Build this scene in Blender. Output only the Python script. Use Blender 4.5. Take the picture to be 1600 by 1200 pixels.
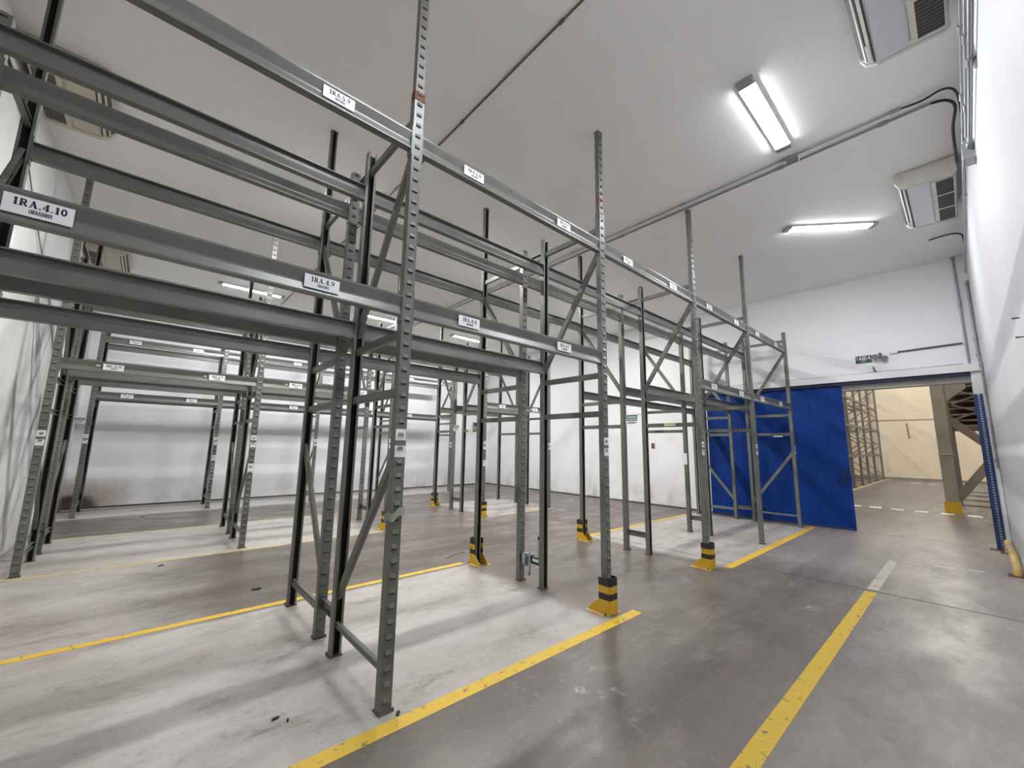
import bpy, math, random
from mathutils import Matrix, Vector
random.seed(7)
for o in list(bpy.data.objects): bpy.data.objects.remove(o)
S = bpy.context.scene
C = S.collection

# ------------------------------------------------------------------ camera
F_PX = 629.744
cam_d = bpy.data.cameras.new('camera'); cam = bpy.data.objects.new('camera', cam_d); C.objects.link(cam)
cam_d.sensor_fit = 'HORIZONTAL'; cam_d.sensor_width = 36.0; cam_d.lens = F_PX/1600*36; cam_d.clip_start = .02; cam_d.clip_end = 200
RX = (0.74484774, -0.66704839, 0.01575681)
RY = (0.11296262, 0.10279315, -0.98826768)
RZ = (0.65760268, 0.73788889, 0.15191678)
cam.matrix_world = Matrix(((RX[0], -RY[0], -RZ[0], 0), (RX[1], -RY[1], -RZ[1], 0), (RX[2], -RY[2], -RZ[2], 1.6), (0, 0, 0, 1)))
S.camera = cam
# ------------------------------------------------------------------ world, exposure
w = bpy.data.worlds.new('world'); S.world = w; w.use_nodes = True
w.node_tree.nodes['Background'].inputs[0].default_value = (.75, .85, 1, 1)
w.node_tree.nodes['Background'].inputs[1].default_value = .35
S.view_settings.view_transform = 'Standard'; S.view_settings.look = 'None'
S.view_settings.gamma = 1; S.view_settings.use_curve_mapping = False
S.view_settings.exposure = 0.20
TUBE = 122.0          # radiance of the fluorescent tubes
HALL = 140.0          # radiance of the unseen lamps added in the hall beyond the door

# ------------------------------------------------------------------ room dimensions
XL, XD, YR, YB, H = -1.29, 10.98, -0.33, 13.85, 5.27
XS = [-0.975, 1.247, 3.553, 5.875, 8.085, 10.49]      # frame lines
ROWS = {'a': (2.500, 3.425), 'c': (3.752, 4.690), 'A': (7.515, 8.400), 'C': (8.790, 9.650), 'E': (12.310, 13.340)}
HALL_X = 33.6

# ------------------------------------------------------------------ materials
def mat(name, col, rough=.5, metal=0.0, noise=None, emit=None, spec=.5, bump=0):
    m = bpy.data.materials.new(name); m.use_nodes = True
    nt = m.node_tree; b = nt.nodes['Principled BSDF']
    b.inputs['Base Color'].default_value = (*col, 1); b.inputs['Roughness'].default_value = rough
    b.inputs['Metallic'].default_value = metal; b.inputs['Specular IOR Level'].default_value = spec
    if emit:
        b.inputs['Emission Color'].default_value = (*emit[0], 1); b.inputs['Emission Strength'].default_value = emit[1]
    if noise:
        col2, scale, lo, hi = noise[:4]
        g = nt.nodes.new('ShaderNodeNewGeometry'); n = nt.nodes.new('ShaderNodeTexNoise')
        n.inputs['Scale'].default_value = scale; n.inputs['Detail'].default_value = 5; n.inputs['Roughness'].default_value = .65
        if len(noise) > 4:
            mp = nt.nodes.new('ShaderNodeMapping'); mp.inputs['Scale'].default_value = noise[4]
            nt.links.new(g.outputs['Position'], mp.inputs[0]); nt.links.new(mp.outputs[0], n.inputs['Vector'])
        else: nt.links.new(g.outputs['Position'], n.inputs['Vector'])
        r = nt.nodes.new('ShaderNodeMapRange'); r.inputs[1].default_value = lo; r.inputs[2].default_value = hi
        nt.links.new(n.outputs[0], r.inputs[0])
        mx = nt.nodes.new('ShaderNodeMix'); mx.data_type = 'RGBA'
        mx.inputs[6].default_value = (*col, 1); mx.inputs[7].default_value = (*col2, 1)
        nt.links.new(r.outputs[0], mx.inputs[0]); nt.links.new(mx.outputs[2], b.inputs['Base Color'])
        if bump:
            bp = nt.nodes.new('ShaderNodeBump'); bp.inputs['Strength'].default_value = bump; bp.inputs['Distance'].default_value = .01
            nt.links.new(n.outputs[0], bp.inputs['Height']); nt.links.new(bp.outputs[0], b.inputs['Normal'])
    return m

class NT:
    """tiny node helper for the position driven surface materials"""
    def __init__(s, m):
        s.nt = m.node_tree; s.b = s.nt.nodes['Principled BSDF']
        g = s.nt.nodes.new('ShaderNodeNewGeometry'); s.pos = g.outputs['Position']
        sp = s.nt.nodes.new('ShaderNodeSeparateXYZ'); s.nt.links.new(s.pos, sp.inputs[0]); s.xyz = sp.outputs
    def link(s, a, b):
        if isinstance(a, (int, float)): b.default_value = a
        elif isinstance(a, tuple): b.default_value = (*a, 1) if len(a) == 3 else a
        else: s.nt.links.new(a, b)
    def math(s, op, a, b=0.0):
        n = s.nt.nodes.new('ShaderNodeMath'); n.operation = op; s.link(a, n.inputs[0]); s.link(b, n.inputs[1]); return n.outputs[0]
    def ramp(s, v, lo, hi, a=0.0, b=1.0):
        n = s.nt.nodes.new('ShaderNodeMapRange'); n.interpolation_type = 'SMOOTHSTEP'
        s.link(v, n.inputs[0]); n.inputs[1].default_value = lo; n.inputs[2].default_value = hi
        n.inputs[3].default_value = a; n.inputs[4].default_value = b; return n.outputs[0]
    def noise(s, scale, stretch=(1, 1, 1), detail=5, rough=.6, off=0):
        mp = s.nt.nodes.new('ShaderNodeMapping'); mp.inputs['Scale'].default_value = stretch; mp.inputs['Location'].default_value = (off, off*.7, off*.3)
        s.nt.links.new(s.pos, mp.inputs[0])
        n = s.nt.nodes.new('ShaderNodeTexNoise'); n.inputs['Scale'].default_value = scale; n.inputs['Detail'].default_value = detail; n.inputs['Roughness'].default_value = rough
        s.nt.links.new(mp.outputs[0], n.inputs['Vector']); return n.outputs[0]
    def mix(s, f, a, b):
        n = s.nt.nodes.new('ShaderNodeMix'); n.data_type = 'RGBA'
        s.link(f, n.inputs[0]); s.link(a, n.inputs[6]); s.link(b, n.inputs[7]); return n.outputs[2]
    def box(s, x, y, x0, x1, y0, y1, sx=.05, sy=.05):
        m = s.math('MULTIPLY', s.ramp(x, x0-sx, x0+sx), s.ramp(x, x1-sx, x1+sx, 1.0, 0.0))
        m2 = s.math('MULTIPLY', s.ramp(y, y0-sy, y0+sy), s.ramp(y, y1-sy, y1+sy, 1.0, 0.0))
        return s.math('MULTIPLY', m, m2)

GREY = (.152, .157, .143)
M = {}
M['rack'] = mat('rack_paint', GREY, .34, 0, ((.108, .111, .100), 3.5, .45, .75))
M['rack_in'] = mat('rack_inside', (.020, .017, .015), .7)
M['rack_ext'] = mat('rack_extension_paint', (.135, .130, .118), .45, 0, ((.13, .055, .03), 2.2, .56, .70))
M['foot'] = mat('foot_plate_steel', (.085, .070, .058), .6, 0, ((.12, .05, .025), 9, .5, .7))
M['rust'] = mat('rust', (.12, .045, .022), .8)
M['steel'] = mat('galvanised_steel', (.42, .43, .44), .35, .7)
M['conduit'] = mat('conduit_steel', (.30, .30, .32), .4, .4)
M['cable_grey'] = mat('cable_grey', (.10, .10, .11), .6)
M['brown_pipe'] = mat('brown_pipe', (.13, .07, .055), .6)
M['ceil'] = mat('ceiling_paint', (.90, .89, .88), .85, 0, ((.87, .86, .85), .8, .35, .7))
M['white'] = mat('white_paint', (.78, .78, .78), .55)
M['paper'] = mat('paper', (.80, .81, .82), .6)
M['ink'] = mat('ink', (.02, .02, .022), .6)
M['inkgrey'] = mat('ink_grey', (.25, .25, .26), .6)
M['ac'] = mat('air_conditioner_plastic', (.66, .64, .58), .45, 0, ((.56, .53, .46), 5, .5, .8))
M['acpanel'] = mat('air_conditioner_panel', (.66, .68, .72), .35)
M['grille'] = mat('grille_dark', (.055, .045, .040), .7)
M['acold'] = mat('air_conditioner_yellowed', (.52, .48, .39), .5)
M['yellow'] = mat('yellow_line_paint', (.62, .41, .035), .55, 0, ((.20, .15, .08), 14, .58, .66))
M['yellow_faded'] = mat('yellow_line_faded', (.50, .40, .16), .6, 0, ((.34, .29, .22), 5, .45, .6))
M['white_line'] = mat('white_line_paint', (.75, .75, .74), .6)
M['pale_line'] = mat('pale_line_paint', (.50, .47, .38), .55, 0, ((.33, .30, .27), 9, .5, .62))
M['gyellow'] = mat('guard_yellow', (.60, .36, .02), .45, 0, ((.10, .05, .02), 16, .62, .68))
M['gblack'] = mat('guard_black', (.022, .022, .025), .5)
M['blue'] = mat('blue_door_paint', (.001, .038, .24), .5, 0, ((.001, .029, .175), 2.5, .4, .7), spec=.25)
M['blueedge'] = mat('blue_post_paint', (.012, .035, .13), .45)
M['navy'] = mat('track_navy', (.012, .018, .05), .6)
M['lintel'] = mat('lintel_concrete', (.42, .41, .38), .8)
M['black'] = mat('black_rubber', (.012, .012, .014), .5)
M['green'] = mat('sign_green', (.008, .045, .032), .5)
M['mint'] = mat('sign_mint', (.35, .52, .44), .5)
M['lime'] = mat('lime_sticker', (.55, .62, .32), .5)
M['cream'] = mat('hall_wall_cream', (.80, .72, .57), .85, 0, ((.70, .62, .48), .5, .45, .75))
M['hallfloor'] = mat('hall_floor', (.36, .33, .32), .5, 0, ((.30, .275, .265), 1.1, .35, .7))
M['hallrack'] = mat('hall_rack_paint', (.17, .155, .145), .5)
M['halldeck'] = mat('hall_deck_boards', (.25, .20, .16), .7)
M['concrete'] = mat('column_concrete', (.33, .30, .275), .8, 0, ((.25, .23, .21), 2, .4, .7))
M['guardrail'] = mat('guard_rail_cream', (.55, .40, .13), .5, 0, ((.30, .22, .14), 6, .5, .6))
M['rag_blue'] = mat('rag_blue', (.09, .14, .21), .9)
M['rag_pale'] = mat('rag_pale', (.34, .37, .37), .9)
M['bottle'] = mat('bottle_plastic', (.55, .60, .56), .25)
M['film'] = mat('stretch_film', (.34, .35, .33), .25)
M['dirt'] = mat('debris_dark', (.03, .025, .022), .9)
M['joint'] = mat('floor_joint', (.055, .047, .042), .9)
M['tube'] = mat('lamp_tube', (.9, .9, .9), .5, emit=((.93, .96, 1.0), TUBE))
M['tube_mid'] = mat('lamp_tube_warm', (.9, .9, .9), .5, emit=((1.0, .98, .94), TUBE*4.3))
M['tube_far'] = mat('lamp_tube_far', (.9, .9, .9), .5, emit=((.97, .98, 1.0), TUBE*1.95))
M['hall_added_tube'] = mat('hall_added_lamp', (.9, .9, .9), .5, emit=((1.0, .965, .91), HALL))

def wall_material(name, base, marks):
    m = mat(name, base, .7); t = NT(m); x, y, z = t.xyz
    c = t.mix(t.ramp(t.noise(.7, detail=3), .3, .75), base, tuple(v*.94 for v in base))
    # scuffed, browned band low on the wall
    d = t.math('MULTIPLY', t.ramp(z, 0, .9, 1.0, 0.0), t.ramp(t.noise(2.2, (1, 1, .6)), .40, .72))
    c = t.mix(t.math('MULTIPLY', d, .55), c, (.36, .30, .24))
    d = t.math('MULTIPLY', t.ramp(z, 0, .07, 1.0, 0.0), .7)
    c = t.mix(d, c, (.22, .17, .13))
    for kind in marks:
        c = kind(t, c)
    t.nt.links.new(c, t.b.inputs['Base Color']); return m
def mould(t, c):      # damp, mouldy patch in the far left corner
    x, y, z = t.xyz
    nz = t.math('SUBTRACT', t.noise(2.2, (1, 1, .5), 7, .7), .5)
    dx = t.ramp(x, XL, XL+2.1, 1.0, 0.0); dy = t.ramp(y, YB-1.5, YB-.1); dz = t.ramp(z, .0, 1.25, 1.0, 0.0)
    m = t.math('ADD', t.math('MULTIPLY', t.math('MULTIPLY', dx, dy), dz), t.math('MULTIPLY', nz, .7))
    c = t.mix(t.math('MULTIPLY', t.ramp(m, .15, .75), .62), c, (.34, .25, .17))
    dx = t.ramp(x, XL, XL+1.0, 1.0, 0.0); dz = t.ramp(z, .0, .55, 1.0, 0.0)
    m = t.math('ADD', t.math('MULTIPLY', t.math('MULTIPLY', dx, dy), dz), t.math('MULTIPLY', nz, .55))
    return t.mix(t.math('MULTIPLY', t.ramp(m, .22, .60), .9), c, (.035, .028, .024))
def streaks(t, c):    # grey smears on the left wall
    x, y, z = t.xyz
    n = t.noise(3.4, (1, 1.2, .22), 7, .68)
    m = t.math('MULTIPLY', t.ramp(n, .46, .72), t.ramp(z, 1.2, 3.4, 1.0, .2))
    return t.mix(t.math('MULTIPLY', m, .40), c, (.26, .26, .26))
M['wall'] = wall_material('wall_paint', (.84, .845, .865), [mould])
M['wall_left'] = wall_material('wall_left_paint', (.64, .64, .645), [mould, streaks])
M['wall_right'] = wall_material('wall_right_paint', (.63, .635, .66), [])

def floor_material():
    m = mat('floor_concrete', (.3, .28, .26), .42); t = NT(m); x, y, z = t.xyz
    wob = t.math('MULTIPLY', t.math('SUBTRACT', t.noise(1.6), .5), .35)
    xx = t.math('ADD', x, wob); yy = t.math('ADD', y, t.math('MULTIPLY', wob, .25))
    n1 = t.noise(.55, (1, 1, 1), 6, .6); n2 = t.noise(2.4, (.6, 1.3, 1), 8, .70, 3.1); n3 = t.noise(22, (1, 1, 1), 3, .6, 9)
    n4 = t.noise(1.3, (.30, 2.2, 1), 5, .6, 5.2); n5 = t.noise(6.5, (1, .8, 1), 9, .78, 2.2); n6 = t.noise(1.1, (1, 1, 1), 3, .5, 7.7)
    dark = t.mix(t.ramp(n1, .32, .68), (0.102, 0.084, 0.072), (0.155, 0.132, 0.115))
    dark = t.mix(t.math('MULTIPLY', t.ramp(n2, .48, .74), .8), dark, (0.227, 0.198, 0.176))
    dark = t.mix(t.math('MULTIPLY', t.ramp(n2, .45, .28), .7), dark, (0.074, 0.061, 0.052))
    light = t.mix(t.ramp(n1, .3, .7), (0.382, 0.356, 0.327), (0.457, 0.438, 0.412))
    light = t.mix(t.math('MULTIPLY', t.ramp(n4, .48, .70), .60), light, (0.277, 0.247, 0.224))
    light = t.mix(t.math('MULTIPLY', t.ramp(n2, .54, .30), .70), light, (0.262, 0.228, 0.201))
    light = t.mix(t.math('MULTIPLY', t.ramp(n5, .55, .40), .30), light, (0.277, 0.239, 0.211))
    grey = t.mix(t.ramp(n2, .32, .70), (0.230, 0.205, 0.189), (0.317, 0.291, 0.275))
    mk = None
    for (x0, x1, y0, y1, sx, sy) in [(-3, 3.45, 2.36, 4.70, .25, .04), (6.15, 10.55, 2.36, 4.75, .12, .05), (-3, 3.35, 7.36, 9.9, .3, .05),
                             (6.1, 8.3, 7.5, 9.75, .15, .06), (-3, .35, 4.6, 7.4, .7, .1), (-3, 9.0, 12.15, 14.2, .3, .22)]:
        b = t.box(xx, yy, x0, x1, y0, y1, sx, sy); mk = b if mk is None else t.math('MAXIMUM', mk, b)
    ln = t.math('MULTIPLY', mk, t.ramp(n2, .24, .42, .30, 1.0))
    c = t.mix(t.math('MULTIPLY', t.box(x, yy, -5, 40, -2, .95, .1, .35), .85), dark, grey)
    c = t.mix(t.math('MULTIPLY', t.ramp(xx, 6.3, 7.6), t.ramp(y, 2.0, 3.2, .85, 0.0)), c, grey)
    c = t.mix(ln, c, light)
    # oily, darker worn patch in the second aisle; brown drag marks along the cross aisle
    d = t.math('MULTIPLY', t.box(xx, yy, .25, 3.4, 5.0, 7.1, .35, .25), t.ramp(n2, .30, .62, .75, .1))
    c = t.mix(d, c, (0.122, 0.100, 0.085))
    d = t.math('MULTIPLY', t.box(xx, yy, 3.42, 3.85, 2.4, 4.9, .12, .1), .55)
    d = t.math('MAXIMUM', d, t.math('MULTIPLY', t.box(xx, yy, 5.55, 6.05, 2.4, 4.9, .15, .1), .6))
    d = t.math('MAXIMUM', d, t.math('MULTIPLY', t.box(xx, yy, 6.6, 10.8, 4.9, 8.2, .5, .4), t.ramp(n2, .62, .38, .05, .6)))
    c = t.mix(d, c, (0.135, 0.104, 0.087))
    # pale scuffs and flaked paint, mostly in the worn traffic lanes
    sc = t.math('MULTIPLY', t.ramp(n5, .57, .66), t.ramp(n6, .46, .62))
    c = t.mix(t.math('MULTIPLY', sc, .60), c, (0.396, 0.361, 0.330))
    sc = t.math('MULTIPLY', t.ramp(n5, .42, .34), t.ramp(n6, .52, .40))
    c = t.mix(t.math('MULTIPLY', sc, .50), c, (0.104, 0.083, 0.070))
    c = t.mix(t.math('MULTIPLY', t.ramp(n3, .60, .78), .25), c, (0.378, 0.348, 0.321))
    c = t.mix(t.math('MULTIPLY', t.ramp(n3, .40, .24), .35), c, (0.099, 0.083, 0.072))
    c = t.mix(t.math('MULTIPLY', t.ramp(x, XD+.05, XD+2.5), .85), c, t.mix(t.ramp(n1, .3, .7), (0.126, 0.113, 0.110), (0.162, 0.146, 0.142)))
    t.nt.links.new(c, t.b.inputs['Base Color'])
    t.nt.links.new(t.ramp(n2, .3, .7, .46, .28), t.b.inputs['Roughness'])
    bp = t.nt.nodes.new('ShaderNodeBump'); bp.inputs['Strength'].default_value = .12; bp.inputs['Distance'].default_value = .01
    t.nt.links.new(n3, bp.inputs['Height']); t.nt.links.new(bp.outputs[0], t.b.inputs['Normal'])
    return m
M['floor'] = floor_material()

# ------------------------------------------------------------------ mesh helpers
class MB:
    def __init__(s): s.v = []; s.f = []; s.mi = []; s.sm = []
    def add(s, vs, fs, mi=0, smooth=False):
        n = len(s.v); s.v += [tuple(p) for p in vs]
        for k in fs: s.f.append(tuple(n+i for i in k)); s.mi.append(mi); s.sm.append(smooth)
        return s
    def box(s, x0, x1, y0, y1, z0, z1, mi=0):
        return s.add([(x0,y0,z0),(x1,y0,z0),(x1,y1,z0),(x0,y1,z0),(x0,y0,z1),(x1,y0,z1),(x1,y1,z1),(x0,y1,z1)],
                     [(0,3,2,1),(4,5,6,7),(0,1,5,4),(1,2,6,5),(2,3,7,6),(3,0,4,7)], mi)
    def prism(s, prof, a0, a1, axis='x', mi=0, smooth=False):
        """closed profile (p,q) swept along an axis; x: (y,z), y: (x,z), z: (x,y)"""
        n = len(prof)
        def P(a, p): return {'x': (a, p[0], p[1]), 'y': (p[0], a, p[1]), 'z': (p[0], p[1], a)}[axis]
        vs = [P(a0, p) for p in prof]+[P(a1, p) for p in prof]
        s.add(vs, [(i, (i+1) % n, n+(i+1) % n, n+i) for i in range(n)], mi, smooth)
        s.add(vs, [tuple(reversed(range(n))), tuple(range(n, 2*n))], mi)
        return s
    def tube(s, pts, r, seg=8, mi=0, cap=True):
        pts = [Vector(p) for p in pts]; rings = []
        up = None
        for i, p in enumerate(pts):
            d = (pts[min(i+1, len(pts)-1)]-pts[max(i-1, 0)]).normalized()
            if up is None:
                up = Vector((0, 0, 1)) if abs(d.z) < .9 else Vector((1, 0, 0))
            a = d.cross(up).normalized(); b = a.cross(d).normalized(); up = b
            rr = r[i] if isinstance(r, (list, tuple)) else r
            rings.append([p+(a*math.cos(t)+b*math.sin(t))*rr for t in [2*math.pi*k/seg for k in range(seg)]])
        vs = [q for ring in rings for q in ring]
        fs = [(i*seg+k, i*seg+(k+1) % seg, (i+1)*seg+(k+1) % seg, (i+1)*seg+k) for i in range(len(pts)-1) for k in range(seg)]
        s.add(vs, fs, mi, True)
        if cap: s.add(vs, [tuple(reversed(range(seg))), tuple(range((len(pts)-1)*seg, len(pts)*seg))], mi)
        return s
    def bar(s, p, q, w, h, mi=0, side=(1, 0, 0)):
        """rectangular bar from p to q; w along side, h along the third direction"""
        p, q = Vector(p), Vector(q); d = (q-p).normalized(); a = Vector(side); b = d.cross(a).normalized(); a = b.cross(d).normalized()
        o = [a*(w*i)+b*(h*j) for i, j in ((-.5,-.5),(.5,-.5),(.5,.5),(-.5,.5))]
        vs = [p+k for k in o]+[q+k for k in o]
        return s.add(vs, [(0,1,2,3),(7,6,5,4),(0,4,5,1),(1,5,6,2),(2,6,7,3),(3,7,4,0)], mi)
    def channel(s, p, q, w, h, t=.004, side=(1, 0, 0)):
        """U section bar: web on the -side, two flanges"""
        p, q = Vector(p), Vector(q); d = (q-p).normalized(); a = Vector(side); b = d.cross(a).normalized()
        s.bar(p-a*(w/2-t/2), q-a*(w/2-t/2), t, h, 0, side)
        for e in (-1, 1): s.bar(p+b*e*(h/2-t/2), q+b*e*(h/2-t/2), w, t, 0, side)
        return s
    def mesh(s, name, *mats):
        me = bpy.data.meshes.new(name); me.from_pydata(s.v, [], s.f)
        for m in mats: me.materials.append(M[m])
        me.polygons.foreach_set('material_index', s.mi); me.polygons.foreach_set('use_smooth', s.sm)
        me.update(); return me

def obj(name, me, parent=None, loc=(0, 0, 0), rz=0.0, rx=0.0, ry=0.0, label=None):
    o = bpy.data.objects.new(name, me); C.objects.link(o)
    if parent: o.parent = parent
    o.location = loc; o.rotation_euler = (rx, ry, rz)
    if label: o['label'] = label
    return o
def tag(o, label, cat, group=None):
    o['label'] = label; o['category'] = cat; o['kind'] = 'thing'
    if group: o['group'] = group
    return o
def thing(name, label, cat, loc=(0, 0, 0), rz=0.0, group=None):
    o = bpy.data.objects.new(name, None); C.objects.link(o); o.location = loc; o.rotation_euler = (0, 0, rz)
    o.empty_display_size = .1
    return tag(o, label, cat, group)
def struct(name, me, parent=None):
    o = obj(name, me, parent)
    if not parent: o['kind'] = 'structure'
    return o
def dup(root, loc, rz, label=None):
    r = root.copy(); C.objects.link(r); r.location = loc; r.rotation_euler = (0, 0, rz)
    if label: r['label'] = label
    for ch in list(root.children):
        c = ch.copy(); C.objects.link(c); c.parent = r
        for g in list(ch.children):
            d = g.copy(); C.objects.link(d); d.parent = c
    return r

# ------------------------------------------------------------------ lettering (flat stroke glyphs with serifs)
def arc(cx, cy, rx, ry, a0, a1, n, th):
    P = [(cx+rx*math.cos(math.radians(a0+(a1-a0)*i/n)), cy+ry*math.sin(math.radians(a0+(a1-a0)*i/n))) for i in range(n+1)]
    return [(P[i][0], P[i][1], P[i+1][0], P[i+1][1], th) for i in range(n)]
G = {
 '1': (.5, [(.27,0,.27,1,.19),(.08,.03,.46,.03,.07),(.06,.84,.27,.97,.08)]),
 '2': (.6, arc(.3,.72,.22,.25,170,-40,7,.13)+[(.46,.56,.06,.06,.11),(.04,.05,.56,.05,.12)]),
 '3': (.6, arc(.27,.74,.22,.22,150,-90,7,.13)+arc(.27,.27,.25,.25,90,-150,8,.14)),
 '4': (.64, [(.43,0,.43,1,.18),(.42,.98,.04,.34,.08),(.02,.31,.62,.31,.10),(.27,.03,.6,.03,.07)]),
 '5': (.6, [(.12,.95,.52,.95,.12),(.13,.95,.1,.55,.11)]+arc(.27,.31,.25,.28,120,-150,9,.14)),
 '6': (.62, arc(.31,.30,.23,.27,0,360,12,.13)+[(.09,.32,.22,.75,.14),(.22,.75,.48,.98,.09)]),
 '7': (.6, [(.04,.94,.56,.94,.13),(.54,.93,.2,0,.15)]),
 '8': (.62, arc(.31,.74,.19,.22,0,360,12,.12)+arc(.31,.27,.23,.25,0,360,12,.14)),
 '9': (.62, arc(.31,.69,.23,.27,0,360,12,.13)+[(.53,.68,.4,.25,.14),(.4,.25,.13,.02,.09)]),
 '0': (.62, arc(.31,.5,.22,.45,0,360,16,.15)),
 'R': (.78, [(.16,0,.16,1,.18),(.02,.03,.32,.03,.07),(.02,.97,.3,.97,.07),(.2,.95,.4,.95,.09),(.2,.5,.4,.5,.09)]+arc(.4,.725,.18,.225,90,-90,6,.15)+[(.36,.5,.66,.02,.17),(.58,.03,.76,.03,.07)]),
 'A': (.78, [(.12,.02,.37,.98,.08),(.37,.98,.64,.02,.18),(.2,.33,.55,.33,.08),(.0,.03,.26,.03,.07),(.5,.03,.78,.03,.07)]),
 'C': (.72, arc(.38,.5,.29,.46,45,315,12,.16)),
 'E': (.66, [(.16,0,.16,1,.18),(.04,.05,.6,.05,.1),(.04,.95,.58,.95,.1),(.2,.5,.46,.5,.1)]),
 'S': (.6, arc(.3,.73,.21,.22,40,270,8,.15)+arc(.3,.27,.21,.23,90,-140,8,.15)),
 'I': (.3, [(.15,0,.15,1,.18)]),
 '^': (.3, [(.15,0,.15,.86,.18),(.12,.98,.26,1.18,.10)]),
 'D': (.7, [(.14,0,.14,1,.18),(.1,.06,.34,.06,.13),(.1,.94,.34,.94,.13)]+arc(.33,.5,.27,.44,90,-90,9,.17)),
 'X': (.66, [(.06,0,.6,1,.16),(.06,1,.6,0,.16)]),
 'T': (.6, [(.3,0,.3,1,.18),(.02,.94,.58,.94,.13)]),
 '.': (.28, [(.09,.07,.21,.07,.15)]), ' ': (.35, []), }
def text_mb(txt, h, mb=None, ox=0, oz=0, off=0.0):
    """glyphs in the x-z plane facing -y, centred on ox, base line oz"""
    mb = mb or MB(); W = sum(G[c][0]+.1 for c in txt)*h; x = ox-W/2
    for c in txt:
        for (a, b, d, e, th) in G[c][1]:
            p = Vector((x+a*h, 0, oz+b*h)); q = Vector((x+d*h, 0, oz+e*h)); u = (q-p)
            if u.length < 1e-6: continue
            u.normalize(); n = Vector((-u.z, 0, u.x))*th*h*.62; e2 = u*th*h*.25
            y = Vector((0, -off, 0))
            mb.add([p-n-e2+y, q-n+e2+y, q+n+e2+y, p+n-e2+y], [(0, 1, 2, 3)])
        x += (G[c][0]+.1)*h
    return mb

# ------------------------------------------------------------------ structure: room shell
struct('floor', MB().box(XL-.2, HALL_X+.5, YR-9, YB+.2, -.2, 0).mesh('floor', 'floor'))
struct('ceiling', MB().box(XL-.2, XD, YR-.2, YB+.2, H, H+.2).mesh('ceiling', 'ceil'))
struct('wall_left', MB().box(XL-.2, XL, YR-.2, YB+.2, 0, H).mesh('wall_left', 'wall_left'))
struct('wall_back', MB().box(XL, XD+.2, YB, YB+.2, 0, H).mesh('wall_back', 'wall'))
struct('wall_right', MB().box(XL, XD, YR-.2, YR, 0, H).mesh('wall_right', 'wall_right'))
OY0, OY1, OZ = -.17, 1.95, 2.96      # door opening
wd = MB()
wd.box(XD, XD+.2, OY1, YB, 0, H); wd.box(XD, XD+.2, YR-.2, OY0, 0, H); wd.box(XD, XD+.2, OY0, OY1, OZ, H)
struct('wall_door', wd.mesh('wall_door', 'wall'))
# lintel lining of the opening and white rail cover above the door
struct('trim_1', MB().box(XD-.012, XD+.21, OY0, OY1+.02, OZ-.085, OZ+.012).mesh('trim_1', 'lintel'))
struct('trim_2', MB().box(XD-.16, XD-.001, YR+.001, 4.62, 3.05, 3.19).mesh('trim_2', 'white'))
struct('trim_3', MB().box(XD-.10, XD-.001, YR+.005, OY0, 0, 3.045).mesh('trim_3', 'white'))
struct('trim_4', MB().box(XD-.12, XD-.02, OY0, 4.60, 2.985, 3.05).mesh('trim_4', 'navy'))
struct('baseboard_back', MB().box(XL, XD, YB-.03, YB-.001, 0, .035).mesh('baseboard_back', 'joint'))
struct('baseboard_door', MB().box(XD-.02, XD-.001, 4.7, YB-.03, 0, .03).mesh('baseboard_door', 'joint'))
fl = bpy.data.objects['floor']
for (x0, y0, x1, y1, wd_) in [(6.50, YR, 6.44, 2.3, .014), (6.44, 2.3, 6.35, 5.0, .010), (XD-.01, YR, XD-.01, 2.0, .012), (-1.2, 13.55, 9.5, 13.50, .03), (3.62, 9.9, 10.9, 10.4, .012), (6.9, 4.9, 6.9, 13.8, .010), (7.5, 7.3, 10.9, 7.3, .01)]:
    o = obj('floor_joint', MB().bar((x0, y0, .0012), (x1, y1, .0012), .001, wd_, 0, (0, 0, 1)).mesh('floor_joint', 'joint'), fl)

# painted lines on the floor
def line(name, x0, y0, x1, y1, wd_, m, label):
    tag(obj(name, MB().bar((x0, y0, .001), (x1, y1, .001), .002, wd_, 0, (0, 0, 1)).mesh(name, m)), label, 'floor marking')
line('floor_line', -1.28, 2.385, 3.80, 2.345, .105, 'yellow', 'yellow floor line along the front of the nearest rack row')
line('floor_line', 6.12, 2.36, 10.75, 2.36, .11, 'yellow', 'yellow floor line ending at the blue sliding door')
line('floor_line', -1.28, 4.79, 3.40, 4.79, .085, 'yellow', 'yellow floor line behind the nearest double rack')
line('floor_line', 6.10, 4.80, 10.4, 4.80, .09, 'yellow', 'yellow floor line behind the rack bays near the blue door')
line('floor_line', -1.28, 7.40, 3.42, 7.38, .09, 'yellow_faded', 'worn yellow floor line in front of the second double rack')
line('floor_line', 5.95, 7.44, 8.2, 7.44, .085, 'yellow_faded', 'short yellow floor line past the far striped column guard')
line('floor_line', -1.28, 9.86, 3.60, 9.80, .085, 'yellow_faded', 'faded yellow floor line behind the second double rack')
line('floor_line', -1.20, 12.22, 8.0, 12.20, .06, 'pale_line', 'very faint floor line in front of the rearmost rack row')
line('walkway_line', -1.28, .93, 6.42, .915, .105, 'yellow', 'long yellow walkway line beside the right wall')
line('walkway_line', 6.52, .915, 8.46, .905, .105, 'pale_line', 'pale worn end of the walkway line before the doorway')
for i, (y0, y1) in enumerate([(.80, .62), (.50, .30), (.16, .02)]):
    tag(obj('threshold_dash', MB().bar((8.50+i*.09, y0, .001), (8.52+i*.09, y1, .001), .002, .035, 0, (0, 0, 1)).mesh('dash', 'white_line')),
        'worn white dash across the walkway end, %s from the walkway line' % ['nearest', 'second', 'farthest'][i], 'floor marking', 'worn dashes across the walkway')

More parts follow.
